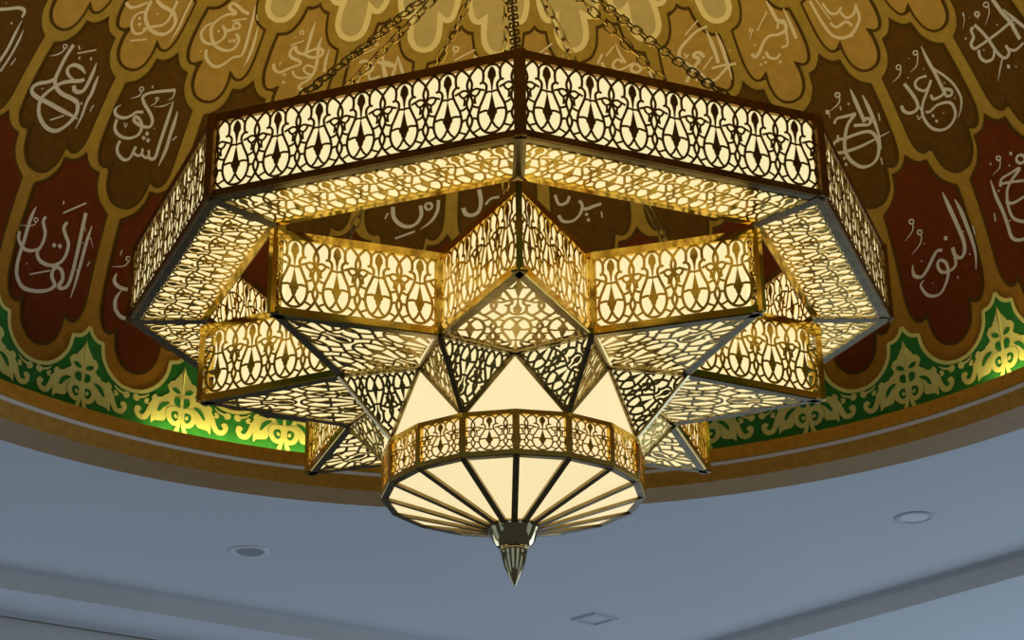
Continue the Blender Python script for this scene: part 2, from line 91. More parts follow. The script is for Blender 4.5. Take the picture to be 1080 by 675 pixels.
def spline(P, n=6, closed=False):
    """Catmull-Rom through points of any dimension"""
    if len(P) < 3: return [tuple(p) for p in P]
    out = []
    N = len(P)
    for i in range(N if closed else N-1):
        g = lambda k: P[k % N] if closed else P[min(max(k, 0), N-1)]
        a, b, c, d = g(i-1), g(i), g(i+1), g(i+2)
        for j in range(n):
            t = j/n
            out.append(tuple(.5*(2*b[k]+(c[k]-a[k])*t+(2*a[k]-5*b[k]+4*c[k]-d[k])*t*t+(3*b[k]-a[k]-3*c[k]+d[k])*t**3) for k in range(len(b))))
    if not closed: out.append(tuple(P[-1]))
    return out

# ------------------------------------------------------------------ materials
def mat(name, col, rough=.5, metal=0, noise=None, bump=0, emit=None, estr=0, spec=.5):
    m = bpy.data.materials.new(name); m.use_nodes = True
    nt = m.node_tree; b = nt.nodes['Principled BSDF']
    b.inputs['Base Color'].default_value = (*col, 1); b.inputs['Roughness'].default_value = rough; b.inputs['Metallic'].default_value = metal
    b.inputs['Specular IOR Level'].default_value = spec
    if emit:
        b.inputs['Emission Color'].default_value = (*emit, 1); b.inputs['Emission Strength'].default_value = estr
    if noise:
        sc, amt, det = noise
        tc = nt.nodes.new('ShaderNodeTexCoord'); nz = nt.nodes.new('ShaderNodeTexNoise')
        nz.inputs['Scale'].default_value = sc; nz.inputs['Detail'].default_value = det
        nt.links.new(tc.outputs['Object'], nz.inputs['Vector'])
        rp = nt.nodes.new('ShaderNodeValToRGB')
        rp.color_ramp.elements[0].position = .3; rp.color_ramp.elements[1].position = .7
        rp.color_ramp.elements[0].color = (*[c*(1-amt) for c in col], 1); rp.color_ramp.elements[1].color = (*[min(1, c*(1+amt)) for c in col], 1)
        nt.links.new(nz.outputs['Fac'], rp.inputs['Fac']); nt.links.new(rp.outputs['Color'], b.inputs['Base Color'])
        if bump:
            bp = nt.nodes.new('ShaderNodeBump'); bp.inputs['Strength'].default_value = bump; bp.inputs['Distance'].default_value = .01
            nt.links.new(nz.outputs['Fac'], bp.inputs['Height']); nt.links.new(bp.outputs['Normal'], b.inputs['Normal'])
    return m

def srgb(r, g, b): return tuple(((c/255+.055)/1.055)**2.4 if c > 10 else c/255/12.92 for c in (r, g, b))

BRASS = mat('polished_brass', (.78, .52, .09), .13, 1, noise=(9, .12, 3), bump=.08)
RING_BRASS = mat('unlit_brown_brass', (.30, .165, .045), .3, 1, noise=(11, .25, 3), bump=.08)  # unlit look and brown dome reflections put into the brass colour
RING_FRET = mat('silhouette_cut_brass', (.26, .18, .06), .32, 1, noise=(14, .15, 2), bump=.05)  # darkness of the backlit silhouette put into the sheet colour
CHAINM = mat('dark_brass_chain', (.11, .08, .025), .45, 1)
FINM = mat('mirror_brass', (.62, .52, .26), .07, 1)
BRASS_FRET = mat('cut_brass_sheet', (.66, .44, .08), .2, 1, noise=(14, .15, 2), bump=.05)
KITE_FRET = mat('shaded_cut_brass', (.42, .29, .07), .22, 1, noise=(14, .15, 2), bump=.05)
BRASS_DARK = mat('shade_dark_brass', (.27, .205, .09), .25, 1, noise=(20, .2, 2), bump=.05)  # darker copy of the brass, dim reflections from below put into its colour
def glow(name, col, s):
    return mat(name, (.30, .26, .18), .6, 0, emit=col, estr=s, spec=.2, noise=(3, .03, 2))
GLOW = glow('lit_acrylic_warm', (1.0, .87, .46), .92)
GLOW_B = glow('lit_acrylic_bowl', (1.0, .82, .45), .93)
WHITE = mat('white_ceiling_paint', (.72, .74, .77), .75, 0, noise=(1.2, .02, 3))
WALLM = mat('grey_white_wall_paint', (.74, .72, .69), .8, 0, noise=(1.5, .03, 3))
GOLD = mat('ochre_gold_paint', (.34, .24, .05), .7, 0, noise=(22, .12, 5), spec=.12)
def grade(m, lo, hi, z0, z1):
    """the band colour runs from orange ochre at the foot to khaki gold higher up"""
    nt = m.node_tree; b = nt.nodes['Principled BSDF']; src = b.inputs['Base Color'].links[0].from_socket
    tc = nt.nodes.new('ShaderNodeTexCoord'); sp = nt.nodes.new('ShaderNodeSeparateXYZ'); mr = nt.nodes.new('ShaderNodeMapRange')
    mr.inputs['From Min'].default_value = z0; mr.inputs['From Max'].default_value = z1
    nt.links.new(tc.outputs['Object'], sp.inputs[0]); nt.links.new(sp.outputs['Z'], mr.inputs['Value'])
    mx = nt.nodes.new('ShaderNodeMix'); mx.data_type = 'RGBA'; mx.blend_type = 'MULTIPLY'; mx.inputs[0].default_value = 1
    m2 = nt.nodes.new('ShaderNodeMix'); m2.data_type = 'RGBA'
    m2.inputs[6].default_value = (*lo, 1); m2.inputs[7].default_value = (*hi, 1)
    nt.links.new(mr.outputs[0], m2.inputs[0]); nt.links.new(src, mx.inputs[6]); nt.links.new(m2.outputs[2], mx.inputs[7]); nt.links.new(mx.outputs[2], b.inputs['Base Color'])
grade(GOLD, (.85, .58, .30), (1, 1, 1), .7, 1.9)
OUTL = mat('dark_brown_outline_paint', (.075, .042, .006), .7, spec=.1)
RED = mat('brick_red_panel_paint', (.115, .026, .006), .7, 0, noise=(24, .16, 5), spec=.08)
BROWN = mat('dark_brown_panel_paint', (.098, .048, .006), .7, 0, noise=(24, .16, 5), spec=.08)
TAN = mat('golden_tan_panel_paint', (.40, .265, .07), .7, 0, noise=(20, .1, 5), spec=.1)
CREAMG = mat('greyish_cream_panel_paint', (.50, .42, .22), .7, 0, noise=(20, .06, 4), spec=.1)
CREAML = mat('pale_cream_line_paint', (.78, .70, .42), .7, spec=.1)
INK = mat('silver_white_lettering_paint', (.56, .57, .64), .6, spec=.2)
INKT = mat('pale_lettering_paint', (.70, .63, .50), .6, spec=.2)
GREEN = mat('leaf_green_paint', (.026, .185, .040), .7, 0, noise=(16, .15, 4), spec=.1)
LEAF = mat('pale_green_cream_paint', (.62, .66, .26), .7, 0, noise=(16, .06, 4), spec=.1)
OCHRE = mat('orange_ochre_moulding_paint', (.54, .265, .026), .6, 0, noise=(30, .15, 5), spec=.2)
LEDGE = mat('pale_ledge_paint', (.95, .80, .66), .5)
UNDER = mat('brown_underside_paint', (.40, .225, .07), .5, 0, noise=(14, .08, 3), spec=.3)
LED = glow('cove_led_strip', (1.0, .86, .30), LED_STR)
SPOTW = mat('white_downlight_trim', (.85, .87, .9), .4)
SPOTG = mat('grey_downlight_lens', (.38, .42, .44), .35)
SPOTD = mat('grey_light_trim', (.58, .62, .68), .6)  # plain grey trim, close to the ceiling tone

# ------------------------------------------------------------------ dome
A_, H_, Z0 = 3.06, 2.85, .55
NCOL = 33; STEP = 2*pi/NCOL; U0 = R(-1.45)
def dome(u, t, off=0.0):
    """u: column number (0 = far side), t: elevation in degrees; off: towards the inside"""
    az = U0+u*STEP; c, s = cos(R(t)), sin(R(t))
    n = Vector((c/A_*sin(az), c/A_*cos(az), s/H_)).normalized()
    return Vector((A_*c*sin(az), A_*c*cos(az), Z0+H_*s))-n*off
def tscale(t): return math.hypot(A_*sin(R(t)), H_*cos(R(t)))*pi/180
def uscale(t): return STEP*A_*cos(R(t))

def inset2(P, d):
    """offset closed polygon (any orientation) inwards by d"""
    ar = sum(P[i][0]*P[(i+1)%len(P)][1]-P[(i+1)%len(P)][0]*P[i][1] for i in range(len(P)))
    sg = 1 if ar > 0 else -1
    out = []; n = len(P)
    for i in range(n):
        a, b, c = Vector(P[i-1]), Vector(P[i]), Vector(P[(i+1)%n])
        e1, e2 = (b-a), (c-b)
        if e1.length < 1e-9: e1 = e2
        if e2.length < 1e-9: e2 = e1
        e1.normalize(); e2.normalize()
        n1 = Vector((-e1.y, e1.x))*sg; n2 = Vector((-e2.y, e2.x))*sg
        m = n1+n2; l = m.length
        if l < 1e-6: m = n1; k = 1
        else: m /= l; k = min(1/max(m.dot(n1), .3), 2.2)
        q = b+m*d*k; out.append((q.x, q.y))
    return out

def fill2(P, step):
    """triangulate polygon and cut it on a grid: returns verts, faces in 2D"""
    bm = bmesh.new()
    bm.faces.new([bm.verts.new((x, y, 0)) for x, y in P])
    for f in bm.faces: f.normal_update()
    bmesh.ops.triangulate(bm, faces=bm.faces[:])
    for ax in (0, 1):
        lo = min(p[ax] for p in P); hi = max(p[ax] for p in P); k = math.ceil(lo/step)
        while k*step < hi:
            co = [0, 0, 0]; no = [0, 0, 0]; co[ax] = k*step; no[ax] = 1
            bmesh.ops.bisect_plane(bm, geom=bm.verts[:]+bm.edges[:]+bm.faces[:], plane_co=co, plane_no=no)
            k += 1
    bm.verts.index_update()
    V = [(v.co.x, v.co.y) for v in bm.verts]; F = [[v.index for v in f.verts] for f in bm.faces]
    bm.free(); return V, F

def half(segs):
    """segs: list of point lists (u>=0) from bottom centre to top centre, splined one by one with corners between; mirrored"""
    r = []
    for s in segs:
        q = spline(s, 5); r += q if not r else q[1:]
    return r+[(-x, y) for x, y in reversed(r[1:-1])]

ROWS = {
 0: dict(tm=14, fill='red', segs=[[(0, 3.9), (.10, 4.25), (.185, 5.4), (.22, 7.0), (.225, 8.0)], [(.225, 8.0), (.29, 7.35), (.36, 7.75), (.41, 9.4), (.42, 12), (.42, 19.3)], [(.42, 19.3), (.30, 20.3), (.225, 21.6), (.20, 23.0)], [(.20, 23.0), (.11, 23.15), (.04, 23.7), (0, 24.3)]]),
 1: dict(tm=29, fill='brown', segs=[[(0, 20.5), (.10, 20.8), (.185, 21.9), (.22, 23.4), (.225, 24.5)], [(.225, 24.5), (.29, 23.85), (.36, 24.1), (.41, 25.4), (.42, 28), (.42, 32.5)], [(.42, 32.5), (.31, 33.2), (.225, 34.5), (.20, 36.0)], [(.20, 36.0), (.11, 36.2), (.04, 36.8), (0, 37.4)]]),
 2: dict(tm=40.5, fill='tan', segs=[[(0, 33.85), (.10, 34.1), (.18, 35.0), (.21, 36.4), (.20, 37.55)], [(.20, 37.55), (.28, 37.1), (.36, 37.4), (.41, 38.7), (.42, 41), (.41, 43.0)], [(.41, 43.0), (.28, 43.5), (.19, 44.8), (.15, 46.6)], [(.15, 46.6), (.08, 46.7), (.03, 46.95), (0, 47.25)]]),
 3: dict(tm=51, fill='cream', segs=[[(0, 44.35), (.10, 44.6), (.18, 45.5), (.20, 46.9), (.19, 48.2)], [(.19, 48.2), (.28, 47.8), (.36, 48.2), (.41, 49.5), (.42, 51), (.40, 54)], [(.40, 54), (.28, 54.6), (.19, 55.8), (.14, 57.2)], [(.14, 57.2), (.05, 57.3), (0, 57.8)]]),
}
dm = MB()
TS = [-2.5, 0, 3, 6, 9, 12, 15, 18, 21, 24, 27, 30, 33, 36, 39, 42, 45, 48, 51, 54, 57, 61, 65, 70, 75, 80, 85, 89.5]
dm.quadgrid([[dome(k*NCOL/132, t) for k in range(132)] for t in TS], 0, True)
DOME = dm.obj('ceiling_dome', None, [GOLD])
tag(DOME, 'round painted dome with brown and red arched panels above the hanging lamp', 'dome', kind='structure')

FILL = {'red': RED, 'brown': BROWN, 'tan': TAN, 'cream': CREAMG}
def panel(row, uc):
    d = ROWS[row]; us, ts = uscale(d['tm']), tscale(d['tm'])
    P = [(x*us, y*ts) for x, y in half(d['segs'])]
    Q = [p for i, p in enumerate(P) if (Vector(p)-Vector(P[i-1])).length > 1e-4]
    mb = MB()
    lw = .016 if row < 3 else .03
    for poly, m, off in ((inset2(Q, -lw*.45), 0, .004), (inset2(Q, lw*.55), 1, .008)):
        V, F = fill2(poly, .11)
        n = len(mb.v); mb.v += [tuple(dome(uc+x/us, y/ts, off)) for x, y in V]
        for f in F: mb.f.append(tuple(n+i for i in f)); mb.m.append(m); mb.sm.append(True)
    return mb.obj('name_panel' if row < 3 else 'plain_panel', DOME, [OUTL if row < 3 else CREAML, FILL[d['fill']]])

PANELS = {}
COLOURS = {0: 'brick red', 1: 'dark brown', 2: 'golden tan', 3: 'plain greyish cream'}
for row in range(4):
    k = -9
    while k <= 9:
        uc = k+(.5 if row in (0, 2) else 0)
        if abs(uc) <= 9:
            PANELS[(row, uc)] = panel(row, uc-(.03 if row == 0 else 0))
            PANELS[(row, uc)]['label'] = COLOURS[row]+' arched panel with lobed foot'
        k += 1

def ribbon3(mb, pts, off, m=0, n=5):
    """pts: (u, t, width mm) -> ribbon on the dome"""
    if len(pts) == 1:
        u, t, w = pts[0]; w = w/1000*.62; us, ts = uscale(t), tscale(t)
        mb.face([dome(u+a*w/us, t+b*w/ts, off) for a, b in ((.85, .35), (-.35, .85), (-.85, -.35), (.35, -.85))], m); return
    Q = spline(pts, n)
    C = [dome(u, t, off) for u, t, w in Q]
    rows = []
    for i, c in enumerate(C):
        T = (C[min(i+1, len(C)-1)]-C[max(i-1, 0)])
        N = Vector((c.x, c.y, c.z-Z0))
        S = T.cross(N)
        if S.length < 1e-9: continue
        S.normalize(); w = max(Q[i][2], 1)/2000
        rows.append([c+S*w, c-S*w])
    mb.quadgrid(rows, m, smooth=False)

for row, uc, strokes in INSCRIPTIONS:
    mb = MB()
    for i, st in enumerate(strokes): ribbon3(mb, st, .011+.0004*(i % 7))
    o = mb.obj('inscription', PANELS[(row, uc)], [INK if row < 2 else INKT])
    o['label'] = 'silvery white arabic calligraphy' if row < 2 else 'pale arabic calligraphy'

# green frieze with palmettes below the red panels
SCAL = [(0, 2.0), (.12, 2.25), (.24, 3.2), (.32, 4.6), (.345, 6.1)], [(.345, 6.1), (.41, 6.25), (.46, 6.7), (.5, 7.45)]
sc = []
for s_ in SCAL: q_ = spline(s_, 5); sc += q_ if not sc else q_[1:]
def frieze_cell(mb, uc):
    TB = -2.5
    for sg in (-1, 1):
        P = sc
        for i in range(len(P)-1):
            (u0, t0), (u1, t1) = P[i], P[i+1]
            a = [dome(uc+sg*u0, TB+(t0-.25-TB)*k/5, .006) for k in range(6)]; b = [dome(uc+sg*u1, TB+(t1-.25-TB)*k/5, .006) for k in range(6)]
            mb.quadgrid([a, b], 0)
        ribbon3(mb, [(uc+sg*u, t-.06, 20) for u, t in P], .009, 1, 1)
def plf(dx, y, sd=1): return (dx/570, 5.93-(y-90)*.0195+sd*.0041*dx)
def palmette(mb, uc):
    for sg in (-1, 1):
        def poly(pts, m, off, n=3, sd=1):
            Q = [plf(*p, sd) for p in pts]
            Q = spline(Q, n, True) if n else Q
            us, ts = uscale(2), tscale(2)
            V, F = fill2([(x*us, y*ts) for x, y in Q], .05)
            k = len(mb.v); mb.v += [tuple(dome(uc+sg*x/us, y/ts, off)) for x, y in V]
            for f in F: mb.f.append(tuple(k+i for i in f)); mb.m.append(m); mb.sm.append(True)
        def st(pts, m, off, w):
            L = len(pts)
            ribbon3(mb, [(uc+sg*plf(x, y)[0], plf(x, y)[1], (w if not isinstance(w, (list, tuple)) else w[min(i, len(w)-1)])) for i, (x, y) in enumerate(pts)], off, m, 4)
        poly([(0, 90), (12, 120), (20, 136), (24, 134), (30, 152), (36, 150), (46, 170), (70, 174), (86, 196), (76, 222), (70, 236), (82, 246), (106, 256), (102, 280), (76, 290), (50, 318), (20, 330), (0, 330)], 1, .0095, 0, -1)
        poly([(12, 243), (30, 218), (58, 212), (50, 232), (28, 246)], 0, .012, 3, -1)
        poly([(8, 316), (9, 285), (24, 268), (42, 272), (44, 296), (28, 316)], 0, .012, 3, -1)
        if sg > 0: st([(0, 262), (0, 330), (0, 400)], 1, .0135, 18)
        # acanthus leaf
        poly([(20, 318), (60, 306), (104, 316), (138, 346), (158, 390), (168, 430), (166, 480), (150, 462), (120, 450), (96, 440), (84, 418), (88, 386), (74, 352), (44, 338)], 1, .0098, 3)
        poly([(66, 328), (98, 336), (122, 362), (134, 400), (120, 396), (100, 366)], 0, .0122)
        # ring curl with drop
        st([(4, 352), (30, 346), (60, 360), (72, 392), (58, 424), (32, 432), (12, 412)], 1, .0125, [24, 26, 30, 30, 28, 26, 22])
        poly([(34, 362), (52, 376), (54, 402), (40, 414), (24, 402), (22, 380)], 0, .0128)
        poly([(28, 378), (38, 380), (38, 396), (28, 400), (20, 390)], 1, .0131)
        st([(10, 330), (8, 380), (12, 430), (26, 478)], 1, .0125, [22, 20, 20, 26])
        # outer tendril with rolled end
        st([(96, 312), (138, 336), (168, 380), (184, 430), (204, 466), (232, 474), (250, 456), (246, 434), (228, 436)], 1, .0105, [14, 22, 28, 30, 30, 28, 26, 30, 20])
        # commas and the small scrolls between palmettes
        poly([(136, 298), (149, 278), (138, 262), (152, 250), (169, 264), (164, 286)], 1, .0105, 3, -1)
        poly([(178, 308), (189, 296), (183, 282), (197, 275), (211, 287), (203, 304)], 1, .0105, 3, -1)
        st([(186, 330), (206, 352), (230, 366), (252, 376)], 1, .0105, [5, 10, 12, 14])
        poly([(238, 378), (246, 362), (264, 362), (276, 378), (268, 396), (248, 396)], 1, .0105)
fm = MB()
for k in range(NCOL): frieze_cell(fm, k-16+.47)
for k in range(-10, 11): palmette(fm, k-.04)
FR = fm.obj('green_frieze', DOME, [GREEN, LEAF]); FR['label'] = 'green band with pale palmette leaves and scalloped edge'

# ------------------------------------------------------------------ rim moulding
tm = MB()
prof = [(3.26, .279), (3.02, .284), (2.975, .352), (2.955, .364), (2.945, .37), (2.945, .437), (2.955, .437), (2.97, .41), (3.10, .41)]
ms = [0, 1, 2, 1, 1, 1, 1, 1]
tm.quadgrid([[(r*cos(2*pi*k/160), r*sin(2*pi*k/160), z) for k in range(160)] for r, z in prof], ms, True)
RIM = tm.obj('trim_1', None, [UNDER, OCHRE, LEDGE])
for p in RIM.data.polygons: p.use_smooth = False
tag(RIM, 'ochre and brown ring moulding around the foot of the dome', 'moulding', kind='structure')
def cove(a0, a1):
    mb = MB(); n = max(2, int((a1-a0)/2))
    rows = [[(r*sin(R(a0+(a1-a0)*k/n)), r*cos(R(a0+(a1-a0)*k/n)), z) for k in range(n+1)] for r, z in ((2.974, .412), (2.974, .424), (2.996, .424), (2.996, .412))]
    mb.quadgrid(rows, 0, smooth=False)
    return mb.obj('cove_light_strip', RIM, [LED])
for a0, a1 in COVES: cove(a0, a1)

# ------------------------------------------------------------------ flat ceiling, dropped border and walls
cl = Vector((-3.085, 4.301)); cl2 = Vector((-.732, 6.066)); cr = Vector((1.509, 6.173)); cr2 = Vector((3.054, 4.28))
dl = (cl-cl2).normalized(); dr = (cr2-cr).normalized()
# far corner of the tray
den = dl.x*dr.y-dl.y*dr.x; w_ = cr-cl; tt = (w_.x*dr.y-w_.y*dr.x)/den
FAR = cl+dl*tt
nl = Vector((dl.y, -dl.x)); nl = nl if nl.dot(FAR) > 0 else -nl      # outward normals of the two sides
nr = Vector((dr.y, -dr.x)); nr = nr if nr.dot(FAR) > 0 else -nr
LEN = 13.0
c0, c1, c2, c3 = FAR, FAR+dr*LEN, FAR+dr*LEN+dl*LEN, FAR+dl*LEN
cm = MB()
quad = [c0, c1, c2, c3]
def on_square(a):
    d = Vector((sin(a), cos(a)))
    best = None
    for i in range(4):
        p, q_ = quad[i], quad[(i+1) % 4]; e = q_-p
        dn = d.x*e.y-d.y*e.x
        if abs(dn) < 1e-9: continue
        t = (p.x*e.y-p.y*e.x)/dn; s2 = (p.x*d.y-p.y*d.x)/dn
        if t > 0 and -1e-6 <= s2 <= 1+1e-6 and (best is None or t < best): best = t
    return d*best
angs = sorted([2*pi*k/160 for k in range(160)]+[math.atan2(p.x, p.y) % (2*pi) for p in quad])
inner = [(3.26*sin(a), 3.26*cos(a), .28) for a in angs]
outer = [(*on_square(a), .28) for a in angs]
cm.quadgrid([inner, outer], 0, True, False)
CEIL = cm.obj('ceiling', None, [WHITE])
tag(CEIL, 'flat blue-grey white ceiling around the dome opening', 'ceiling', kind='structure')
def v3(p, z): return (p.x, p.y, z)
DROP = .17; WL, WR = .58, 1.75
bmh = MB()
b0 = c0; bl = c0+dl*LEN; br = c0+dr*LEN
o0 = c0+nl*WL*1.0+nr*WR; ol = bl+nl*WL; orr = br+nr*WR
# corner of the outer outline
den2 = dl.x*dr.y-dl.y*dr.x
bmh.face([v3(bl, .28), v3(b0, .28), v3(b0, DROP), v3(bl, DROP)], 1); bmh.face([v3(b0, .28), v3(br, .28), v3(br, DROP), v3(b0, DROP)], 1)
pL = c0+nl*WL; pR = c0+nr*WR
bmh.face([v3(bl, DROP), v3(b0, DROP), v3(pL, DROP), v3(ol, DROP)], 0)
bmh.face([v3(b0, DROP), v3(br, DROP), v3(orr, DROP), v3(pR, DROP)], 0)
bmh.face([v3(b0, DROP), v3(pR, DROP), v3(o0, DROP), v3(pL, DROP)], 0)
BD = bmh.obj('ceiling_border', None, [WHITE, WALLM]); tag(BD, 'dropped plain border stepping down around the ceiling edge', 'ceiling border', kind='structure')
wl = MB(); wl.face([v3(ol, DROP), v3(o0, DROP), v3(o0, .0), v3(ol, .0)], 0)
tag(wl.obj('ceiling_beam_left', None, [WALLM]), 'grey white beam face under the left ceiling border', 'beam', kind='structure')
wr = MB(); wr.face([v3(o0, DROP), v3(orr, DROP), v3(orr, .0), v3(o0, .0)], 0)
tag(wr.obj('ceiling_beam_right', None, [WALLM]), 'grey white beam face under the right ceiling border', 'beam', kind='structure')

# ------------------------------------------------------------------ recessed lights in the flat ceiling
def downlight(x, y, r, m_trim, m_lens, label, depth):
    e = bpy.data.objects.new('recessed_downlight', None); COL.objects.link(e); e.location = (x, y, .28); e.empty_display_size = .1
    tag(e, label, 'ceiling light', None)
    a = MB(); a.lathe([(r, 0), (r, -.004), (r*.98, -.006), (r*.74, -.006), (r*.72, -.005), (r*.71, -.001)], 40); a.obj('trim_ring', e, [m_trim])
    b = MB(); b.lathe([(r*.72, -.002), (r*.5, -.0025), (.002, -.003)], 40); b.obj('lens', e, [m_lens])
    return e
downlight(-1.548, 3.985, .118, SPOTW, SPOTG, 'round downlight with bright white ring and grey lens, left of the lamp', .01)
downlight(2.255, 3.49, .115, SPOTD, SPOTW, 'round downlight with faint grey ring, right on the pale ceiling', .01)
e = bpy.data.objects.new('square_downlight', None); COL.objects.link(e); e.location = (.53, 5.59, .28); e.rotation_euler.z = R(43)
tag(e, 'small square downlight with thin grey frame, low under the lamp tip', 'ceiling light')
a = MB(); s_ = .098
for p, q_ in (((-s_, -s_), (s_, -s_)), ((s_, -s_), (s_, s_)), ((s_, s_), (-s_, s_)), ((-s_, s_), (-s_, -s_))): a.bar((*p, -.006), (*q_, -.006), .024, .012, (0, 0, 1), 0, .012 if abs(p[0]-q_[0]) > .01 else -.012)
a.obj('trim_frame', e, [SPOTD])
b = MB(); b.face([(-s_, -s_, -.003), (-s_, s_, -.003), (s_, s_, -.003), (s_, -s_, -.003)]); b.obj('lens', e, [SPOTG if 0 else WHITE])

# ------------------------------------------------------------------ chandelier
CH = bpy.data.objects.new('chandelier', None); COL.objects.link(CH); CH.rotation_euler.z = R(1.4056); CH.location = (0, 0, 0)
tag(CH, 'huge brass fretwork chandelier, octagonal ring over an eight-pointed star and lit bowl', 'chandelier')
def pol(r, ang, z): t = R(ang); return Vector((r*sin(t), -r*cos(t), z))

# one unit of the fretwork: x -.5...5 about a bulb, y 0..1 upwards; strokes for the right half, mirrored
HALF = [
 (1.0, [(0, .035), (.13, .055), (.25, .13), (.315, .26), (.285, .40), (.20, .52), (.13, .63), (.125, .71), (.20, .755), (.27, .745)]),
 (1.0, [(.20, .755), (.185, .85), (.21, .93), (.30, .985)]),
 (1.0, [(.30, 1.0), (.42, .93), (.50, .86), (.555, .75), (.50, .635), (.43, .50), (.50, .365), (.56, .26), (.50, .15), (.40, .06), (.30, .0)]),
 (.9, [(.20, .88), (.12, .955), (0, .985)]),
 (.9, [(.50, .625), (.44, .675), (.36, .69), (.27, .67), (.17, .645)]),
 (.9, [(.47, .63), (.42, .60), (.36, .59), (.30, .62), (.27, .66)]),
 (.9, [(.36, .60), (.385, .55), (.37, .48)]),
 (.9, [(.275, .42), (.36, .43), (.445, .46)]),
 (.9, [(.31, .25), (.38, .28), (.445, .27)]),
 (.9, [(.04, .32), (.14, .355), (.29, .34)]),
 (.9, [(0, .20), (.07, .12), (.17, .06)]),
 (.8, [(0, .60), (.07, .615), (.145, .60)]),
 (.8, [(.26, .13), (.33, .11), (.42, .085)]),
]
SOLID = [[(0, .96), (-.045, .935), (-.085, .885), (-.095, .82), (-.05, .775), (-.028, .71), (-.013, .62), (.013, .62), (.028, .71), (.05, .775), (.095, .82), (.085, .885), (.045, .935)],
         [(0, .60), (-.024, .52), (-.05, .44), (-.072, .38), (-.11, .34), (-.11, .30), (-.075, .275), (-.05, .22), (0, .18), (.05, .22), (.075, .275), (.11, .30), (.11, .34), (.072, .38), (.05, .44), (.024, .52)]]
def unit_shapes():
    out = []
    for w, P in HALF:
        Q = spline(P, 4)
        for sg in (1, -1): out.append(('s', w, [(sg*x, y) for x, y in Q]))
    for P in SOLID: out.append(('p', 0, P))
    return out
UNIT = unit_shapes()

def clip_poly(bm, P):
    """keep only what lies inside convex polygon P (counter-clockwise)"""
    n = len(P)
    for i in range(n):
        a, b = P[i], P[(i+1) % n]
        bmesh.ops.bisect_plane(bm, geom=bm.verts[:]+bm.edges[:]+bm.faces[:], plane_co=(a[0], a[1], 0), plane_no=(b[1]-a[1], a[0]-b[0], 0), clear_outer=True)

def fret_mesh(name, P, W, Hh, x0, y0, lw, thick=.003, border=.0, bth=.012, nx=None):
    """fretwork sheet filling convex CCW polygon P in the xy plane, facing +z; units W x Hh, a bulb centred at x0, rows from y0"""
    inn = inset2(P, border) if border else P
    bm = bmesh.new()
    xs = [p[0] for p in P]; ys = [p[1] for p in P]
    i0 = math.floor((min(xs)-x0)/W-.6); i1 = math.ceil((max(xs)-x0)/W+.6)
    j0 = math.floor((min(ys)-y0)/Hh); j1 = math.ceil((max(ys)-y0)/Hh)
    cnt = 0
    for j in range(j0, j1):
        for i in range(i0, i1+1):
            ox, oy = x0+i*W, y0+j*Hh
            for kd, w, Q in UNIT:
                cnt += 1
                T = [Vector((ox+x*W, oy+y*Hh, (cnt % 13)*.00022)) for x, y in Q]
                if all(t.x < min(xs)-.02 or t.x > max(xs)+.02 for t in T): continue
                if kd == 'p':
                    f = bm.faces.new([bm.verts.new(t) for t in T]); f.normal_update(); bmesh.ops.triangulate(bm, faces=[f]); continue
                prev = None
                for k in range(len(T)):
                    d = T[min(k+1, len(T)-1)]-T[max(k-1, 0)]
                    s = Vector((-d.y, d.x, 0)).normalized()*(lw*w/2)
                    cur = (bm.verts.new(T[k]+s), bm.verts.new(T[k]-s))
                    if prev: bm.faces.new((prev[0], prev[1], cur[1], cur[0]))
                    prev = cur
    bmesh.ops.recalc_face_normals(bm, faces=bm.faces[:])
    clip_poly(bm, inn)
    for f in bm.faces:
        if f.normal.z < 0: f.normal_flip()
    r = bmesh.ops.extrude_face_region(bm, geom=bm.faces[:])
    vs = [g for g in r['geom'] if isinstance(g, bmesh.types.BMVert)]
    bmesh.ops.translate(bm, verts=vs, vec=(0, 0, thick))
    # solid border strip
    if border:
        n = len(P)
        for i in range(n):
            k = (i+1) % n
            q = [P[i], P[k], inn[k], inn[i]]
            lo = [bm.verts.new((x, y, -.002)) for x, y in q]; hi = [bm.verts.new((x, y, bth)) for x, y in q]
            bm.faces.new(hi); bm.faces.new(lo[::-1])
            for a in range(4): bm.faces.new((lo[a], lo[(a+1) % 4], hi[(a+1) % 4], hi[a]))
    me = bpy.data.meshes.new(name); bm.to_mesh(me); bm.free(); me.update()
    return me

def frame_of(o, x, n):
    """matrix: local x along x, local z along n (outwards)"""
    x = Vector(x).normalized(); n = Vector(n).normalized(); y = n.cross(x).normalized(); x = y.cross(n)
    m = Matrix((x, y, n)).transposed().to_4x4(); m.translation = Vector(o); return m

def place(name, me, M, parent, m):
    if not me.materials: me.materials.append(m)
    o = bpy.data.objects.new(name, me); COL.objects.link(o); o.parent = parent; o.matrix_local = M; return o

def flat(P, z):
    mb = MB(); mb.face([(x, y, z) for x, y in P]); return mb.mesh('diffuser')

RO, RI, HB = 1.5, 1.2022, .324
SO = 2*RO*sin(pi/8); SI = 2*RI*sin(pi/8); AO, AI = RO*cos(pi/8), RI*cos(pi/8)
